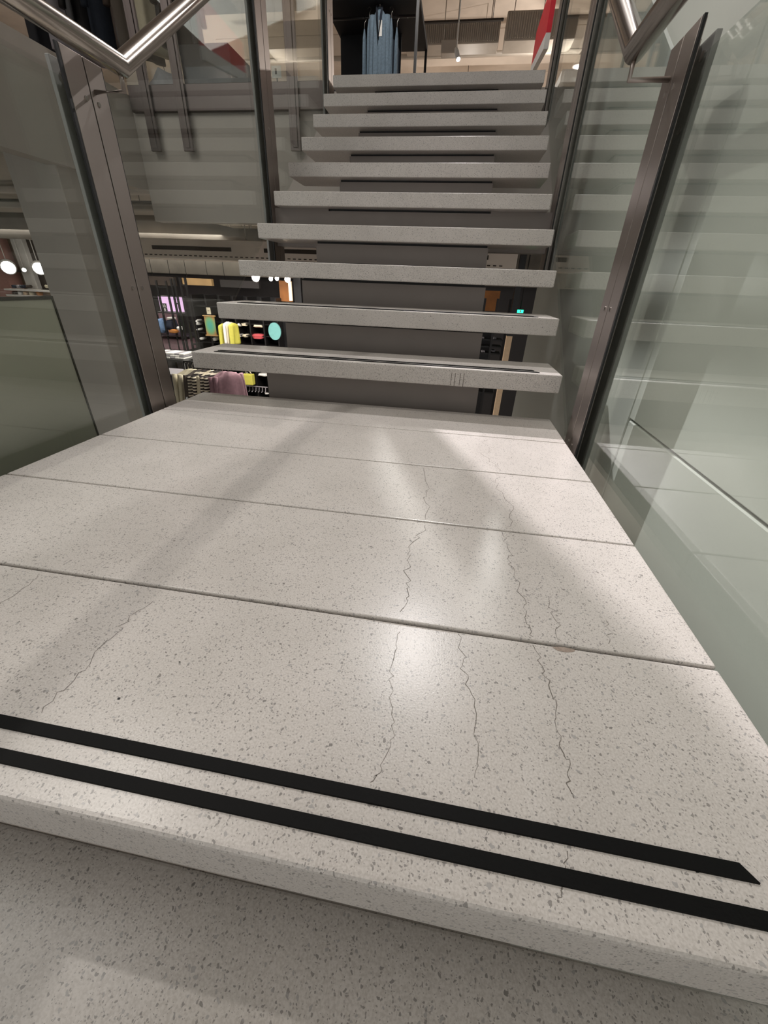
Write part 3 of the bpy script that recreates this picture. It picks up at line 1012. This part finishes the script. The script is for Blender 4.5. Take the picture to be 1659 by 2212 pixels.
# pale rug and dark plinth in front
st_ = thing('floor_plinth', 'dark charcoal plinth behind the near left post', 'plinth', (at(370, 850, y=4.6).x, 4.6, LOW))
a = at(340, 803, y=4.6); b = at(404, 803, y=4.6)
box('body', M['navy'], a.x, b.x, 4.45, 4.8, LOW, a.z, st_, .01)
box('top_board', M['greycloth'], a.x - .02, b.x + .02, 4.43, 4.82, a.z + .0005, a.z + .02, st_, .004)

# rail of hanging tops
rr = thing('clothes_rail', 'black clothes rail hung with striped and mauve tops', 'clothes rack', (at(460, 830, y=4.0).x, 4.0, LOW))
a = at(398, 792, y=4.0); b = at(590, 800, y=4.0)
rz_ = at(410, 795, y=4.0).z + .08
tube('crossbar', M['blackmetal'], [(a.x, 4.0, rz_), (b.x, 4.0, rz_)], .012, rr)
for xx in (a.x, b.x):
    tube('upright', M['blackmetal'], [(xx, 4.0, LOW), (xx, 4.0, rz_)], .014, rr)
    box('foot', M['blackmetal'], xx - .02, xx + .02, 3.75, 4.25, LOW, LOW + .03, rr)
tops = [(408, 'cream', 'cream'), (417, 'cream', 'ivory'), (427, 'brownhdr', 'dark brown'), (437, 'striped', 'black and cream striped'), (446, 'striped', 'narrow striped'), (455, 'cream', 'pale'), (463, 'striped', 'striped'), (471, 'striped', 'bold striped'), (481, 'mauve', 'dusty mauve'), (493, 'mauve', 'wide mauve')]
for k, (u, mt, nme) in enumerate(tops):
    q = at(u, 803, y=4.0)
    garment('hanging_blouse', '%s blouse, %s from the left on the rail under the lowest tread' % (nme, ['first', 'second', 'third', 'fourth', 'fifth', 'sixth', 'seventh', 'eighth', 'ninth', 'tenth', 'eleventh'][k]), 'blouse', (q.x, 4.0, rz_ - .095), .40, .075, .75,
            math.radians(58 + (k * 37 % 11)), M[mt], 'blouses on the clothes rail', True, 6, 60 + k)

# dark shelving wall unit with its goods
su = thing('shelf_unit', 'black open shelf unit along the back of the lower store', 'shelf unit', (at(520, 720, y=6.4).x, 6.5, LOW))
xa = at(425, 700, y=6.4).x; xb = at(600, 700, y=6.4).x
ztop = at(500, 640, y=6.4).z
box('back', M['black'], xa, xb, 6.75, 6.78, LOW, ztop, su)
ups = [xa + (xb - xa) * k / 6 for k in range(7)]
for xx in ups:
    box('upright', M['blackmetal'], xx - .012, xx + .012, 6.38, 6.75, LOW, ztop, su)
levels = [at(500, v, y=6.4).z for v in (664, 697, 722, 742, 790, 840)]
for zz in levels:
    for xx0, xx1 in zip(ups[:-1], ups[1:]):
        box('shelf', M['blackmetal'], xx0 + .0122, xx1 - .0122, 6.4, 6.75, zz - .012, zz, su)
a = at(440, 683, y=6.3); b = at(468, 724, y=6.3)
pc = thing('framed_print', 'teal and orange print leaning on the black shelf unit', 'picture', ((a.x + b.x) / 2, 6.3, b.z))
box('print', M['picture'], a.x, b.x, 6.3, 6.32, b.z, a.z, pc)
box('frame_top', M['wood'], a.x - .02, b.x + .02, 6.29, 6.33, a.z + .001, a.z + .02, pc)
box('frame_bottom', M['wood'], a.x - .02, b.x + .02, 6.29, 6.33, b.z - .02, b.z - .001, pc)
a = at(445, 664, y=6.3); b = at(456, 679, y=6.3)
cd = thing('show_card', 'small cream card standing above the teal print', 'card', ((a.x + b.x) / 2, 6.3, b.z))
box('card', M['cream'], a.x, b.x, 6.3, 6.304, b.z, a.z, cd)
box('printed_line', M['slot'], a.x + .02, b.x - .02, 6.298, 6.2998, (a.z + b.z) / 2, (a.z + b.z) / 2 + .006, cd)
goods = [(420, 690, 427, 703, 'white', 'white shoe', 'shoes', 'beside the ladder rack'), (423, 709, 429, 714, 'white', 'small white shoe', 'shoes', 'under the taller white shoe'),
         (428, 729, 436, 735, 'white', 'white sunhat', 'hat', 'left of the print foot'), (455, 729, 466, 737, 'white', 'white sunhat', 'hat', 'right of the print foot'),
         (511, 698, 518, 706, 'white', 'white folded jumper', 'jumper', 'beside the yellow shirts'), (520, 698, 531, 705, 'cream', 'cream folded jumper', 'jumper', 'on the upper shelf'),
         (545, 701, 566, 709, 'cream', 'wide cream folded pile', 'folded top', 'on the upper shelf'), (511, 722, 519, 729, 'white', 'white folded tee', 'folded top', 'on the lower shelf'),
         (521, 722, 533, 730, 'cream', 'cream folded tee', 'folded top', 'on the lower shelf'), (541, 721, 567, 734, 'redcloth', 'red patterned folded pile', 'folded top', 'on the lower shelf'),
         (500, 704, 508, 712, 'tan', 'tan folded tee', 'folded top', 'behind the yellow shirts'), (504, 716, 514, 735, 'wood', 'tan patterned bag', 'bag', 'behind the yellow shirts'),
         (522, 806, 530, 824, 'white', 'white draped tee', 'top', 'under the lowest tread'), (556, 807, 577, 815, 'white', 'white folded stack', 'folded top', 'beside the yellow bag'),
         (570, 848, 579, 853, 'white', 'white box end', 'box', 'at the foot of the grey spine')]
for k, (u0, v0, u1, v1, mt, nme, ct, wh) in enumerate(goods):
    blob(nme.replace(' ', '_'), nme + ' on the black shelf unit, ' + wh, ct, M[mt], u0, v0, u1, v1, 6.38 - .0 * k, .2, 100 + k)
a = at(531, 805, y=6.3); b = at(554, 829, y=6.3)
yb = thing('yellow_bag', 'bright yellow bag hanging below the lowest tread', 'bag', ((a.x + b.x) / 2, 6.2, b.z))
box('body', M['yellow'], a.x, b.x, 6.15, 6.27, b.z, a.z, yb, .015, 2)
tube('strap', M['cream'], [(a.x + .03, 6.21, a.z), ((a.x + b.x) / 2, 6.21, a.z + .1), (b.x - .03, 6.21, a.z)], .01, yb, 8)
tube_ = thing('hook_rail', 'thin white hook rail below the yellow bag', 'rail', (at(555, 835, y=6.3).x, 6.3, at(555, 835, y=6.3).z - .1))
a = at(528, 833, y=6.3); b = at(578, 838, y=6.3)
tube('bar', M['greycloth'], [(a.x, 6.3, a.z), (b.x, 6.3, a.z)], .01, tube_, 8)
for k in range(7):
    xx = a.x + .04 + k * (b.x - a.x - .08) / 6
    tube('hook', M['greycloth'], [(xx, 6.3, a.z - .01), (xx, 6.28, a.z - .08), (xx, 6.24, a.z - .09)], .006, tube_, 6)
# yellow and white garments hung sideways
for k, (u, v, mt, nme, w) in enumerate(((481, 699, 'yellow', 'bright yellow', .3), (491, 695, 'white', 'white', .2), (497, 696, 'cream', 'cream', .2), (503, 698, 'yellow', 'pale yellow', .2))):
    q = at(u, v, y=6.2)
    garment('hanging_shirt', '%s shirt hanging edge on in front of the black shelves' % nme, 'shirt', (q.x, 6.2, q.z), .26, .07, .34, math.radians(82), M[mt], 'shirts before the black shelves', False, 5, 90 + k, False)
# round mirror
c0 = at(593, 716, y=6.3); r0 = (at(593, 697, y=6.3) - c0).length
bm = bmesh.new()
for (y0_, r_) in ((6.3, r0),):
    vs0 = [bm.verts.new((c0.x + math.cos(k * 6.2832 / 28) * r_ * .8, 6.30, c0.z + math.sin(k * 6.2832 / 28) * r_)) for k in range(28)]
    vs1 = [bm.verts.new((c0.x + math.cos(k * 6.2832 / 28) * r_ * .8, 6.33, c0.z + math.sin(k * 6.2832 / 28) * r_)) for k in range(28)]
    bm.faces.new(vs0); bm.faces.new(vs1[::-1])
    for k in range(28): bm.faces.new((vs0[k], vs1[k], vs1[(k + 1) % 28], vs0[(k + 1) % 28]))
rm = finish('round_mirror', bm, M['tealmirror'])
tag(rm, 'round teal mirror at the right end of the black shelves', 'mirror')
# lit wood niche
nb = thing('lit_niche', 'tall tan lit niche left of the grey spine', 'niche', (at(617, 630, y=6.6).x, 6.6, LOW))
px_box('panel', M['brownwood'], 602, 606, 632, 652, 6.62, .04, nb)
px_box('lit_edge', M['warmglow'], 622, 608, 631, 650, 6.58, .035, nb)
px_box('side_frame', M['black'], 633, 600, 652, 655, 6.55, .1, nb)
a = at(602, 652, y=6.62); b = at(632, 652, y=6.62)
box('foot', M['black'], a.x, b.x, 6.62, 6.7, LOW, a.z - .001, nb)
# spot lamps of the lower floor
for k, (u, v, y, r, lb) in enumerate(((552, 601, 4.9, .05, 'bright white spot lamp just under the third tread'), (585, 603, 5.6, .03, 'small spot lamp right of the brightest one under the third tread'),
                                      (598, 602, 5.6, .03, 'small spot lamp next to the lit niche'), (621, 604, 6.2, .05, 'wide spot lamp above the lit niche'),
                                      (18, 578, 7.0, .13, 'large round spot lamp at the far left edge'), (85, 580, 7.0, .12, 'round spot lamp above the cream shop wall, left'), (52, 583, 7.2, .04, 'tiny spot lamp between the two round ones, left'))):
    q = at(u, v, y=y)
    track_lamp(q, (q.x * .8 + .1, q.y - 1.5, q.z - .7), lb, r, 'lampglow', .12, max(.05, 1.2 - q.z), 'lower floor spot lamps')
# shop front far left
pk = thing('pink_pillar', 'dusty pink pillar at the far left edge', 'pillar', (at(5, 620, y=7.2).x, 7.2, LOW))
a = at(-40, 590, y=7.2); b = at(12, 590, y=7.2); 
box('shaft', M['pinkwall'], a.x, b.x, 7.2, 7.5, LOW, 1.2, pk)
px_box('dark_lintel', M['black'], 12, 583, 45, 588, 7.3, .1, pk)
wp = thing('white_pillar', 'pale pillar between the cream wall and the brown panel, far left', 'pillar', (at(65, 600, y=7.3).x, 7.3, LOW))
a = at(50, 600, y=7.3); b = at(74, 600, y=7.3)
box('shaft', M['white'], a.x, b.x, 7.3, 7.55, LOW, 1.2, wp, .01)
box('collar', M['greycloth'], a.x - .02, b.x + .02, 7.28, 7.57, 1.0, 1.1, wp)
bp_ = thing('wall_cladding', 'dark brown wall panel right of the pale pillar, far left', 'panel', (at(95, 600, y=7.4).x, 7.4, LOW))
a = at(76, 600, y=7.4); b = at(150, 600, y=7.4)
box('board', M['brownhdr'], a.x, b.x, 7.4, 7.5, LOW, 1.2, bp_)
box('rail_board', M['black'], a.x, b.x, 7.36, 7.3995, at(90, 628, y=7.4).z, at(90, 624, y=7.4).z, bp_)
ls = thing('lit_shelf', 'brightly lit low shelf with small goods, far left', 'shelf', (at(60, 632, y=7.0).x, 7.0, LOW))
a = at(18, 623, y=7.0); b = at(120, 640, y=7.0)
box('shelf_board', M['white'], a.x, b.x, 6.9, 7.15, a.z - .03, a.z, ls)
box('shelf_board', M['white'], a.x, b.x, 6.9, 7.15, b.z - .03, b.z, ls)
box('shelf_back', M['tan'], a.x, b.x, 7.15, 7.18, LOW, a.z, ls)
for k, (u, mt) in enumerate(((26, 'navy'), (36, 'greycloth'), (44, 'navy'), (50, 'navy'), (57, 'brownhdr'), (98, 'cream'))):
    blob('shelf_item', '%s small item on the lit shelf, %s from the left' % ({'navy': 'dark', 'greycloth': 'grey', 'brownhdr': 'brown', 'cream': 'cream'}[mt], ['first', 'second', 'third', 'fourth', 'fifth', 'sixth'][k]), 'goods', M[mt], u - 4, 615, u + 4, 622.6, 6.95, .12, 200 + k, 'goods on the lit shelf')
for k, (u, mt) in enumerate(((28, 'brownhdr'), (40, 'white'), (52, 'tan'), (64, 'cream'), (80, 'orange'), (112, 'white'))):
    blob('shelf_box', '%s item below the lit shelf board, %s from the left' % ({'brownhdr': 'brown', 'white': 'white', 'tan': 'tan', 'cream': 'cream', 'orange': 'orange'}[mt], ['first', 'second', 'third', 'fourth', 'fifth', 'sixth'][k]), 'goods', M[mt], u - 5, 629, u + 5, 639.4, 6.95, .12, 220 + k, 'goods under the lit shelf')
# right-hand gap, seen between spine and wall
wc = thing('wood_column', 'orange brown wood column right of the grey spine', 'column', (at(1060, 650, y=6.0).x, 6.0, LOW))
a = at(1042, 650, y=6.0); b = at(1078, 650, y=6.0)
box('shaft', M['brownwood'], a.x, b.x, 6.0, 6.2, at(1060, 672, y=6).z - .0, at(1060, 628, y=6).z, wc)
box('base', M['black'], a.x, b.x, 6.0, 6.2, LOW, at(1060, 672, y=6).z - .001, wc)
rk2 = thing('black_rack', 'black shelving rack right of the grey spine', 'rack', (at(1060, 760, y=5.6).x, 5.6, LOW))
for u in (1030, 1056, 1082):
    x_ = at(u, 760, y=5.6).x
    box('upright', M['blackmetal'], x_, x_ + .03, 5.6, 5.63, LOW, .3, rk2)
x0_ = at(1030, 760, y=5.6).x + .0305; x1_ = at(1082, 760, y=5.6).x - .0005
for v in (700, 735, 750, 765, 800, 850):
    zz = at(1056, v, y=5.6).z
    box('shelf', M['blackmetal'], x0_, x1_, 5.64, 5.9, zz - .01, zz + .01, rk2)
for k, (u, v) in enumerate(((1043, 733), (1044, 762), (1068, 733), (1066, 760))):
    q = at(u, v, y=5.7)
    blob('folded_cloth', 'grey folded cloth in the black rack, %s' % ['upper left', 'lower left', 'upper right', 'lower right'][k], 'folded cloth', M['greycloth'], u - 4, v - 4, u + 4, v + 1, 5.7, .15, 240 + k, 'cloths in the black rack')
cp = thing('cream_post', 'cream post right of the black rack', 'post', (at(1097, 750, y=5.4).x, 5.4, LOW))
a = at(1091, 750, y=5.4); b = at(1103, 750, y=5.4)
box('shaft', M['tan'], a.x, b.x, 5.4, 5.5, LOW, at(1097, 726, y=5.4).z, cp)
box('shaft_upper', M['blackmetal'], a.x, b.x, 5.4, 5.5, at(1097, 726, y=5.4).z + .001, 1.2, cp)
ex = thing('exit_sign', 'small green lit exit sign right of the spine', 'exit sign', (at(1124, 672, y=6.8).x, 6.8, at(1124, 678, y=6.8).z))
px_box('case', M['blackmetal'], 1116, 667, 1132, 678, 6.82, .05, ex)
px_box('lit_face', M['exitglow'], 1118, 669, 1130, 676, 6.81, .009, ex)
tube('hanger_rod', M['blackmetal'], [(at(1124, 667, y=6.84).x, 6.84, at(1124, 667, y=6.84).z), (at(1124, 667, y=6.84).x, 6.84, 1.2)], .008, ex, 6)
px_box('running_figure', M['white'], 1123, 670, 1125, 675, 6.806, .003, ex)
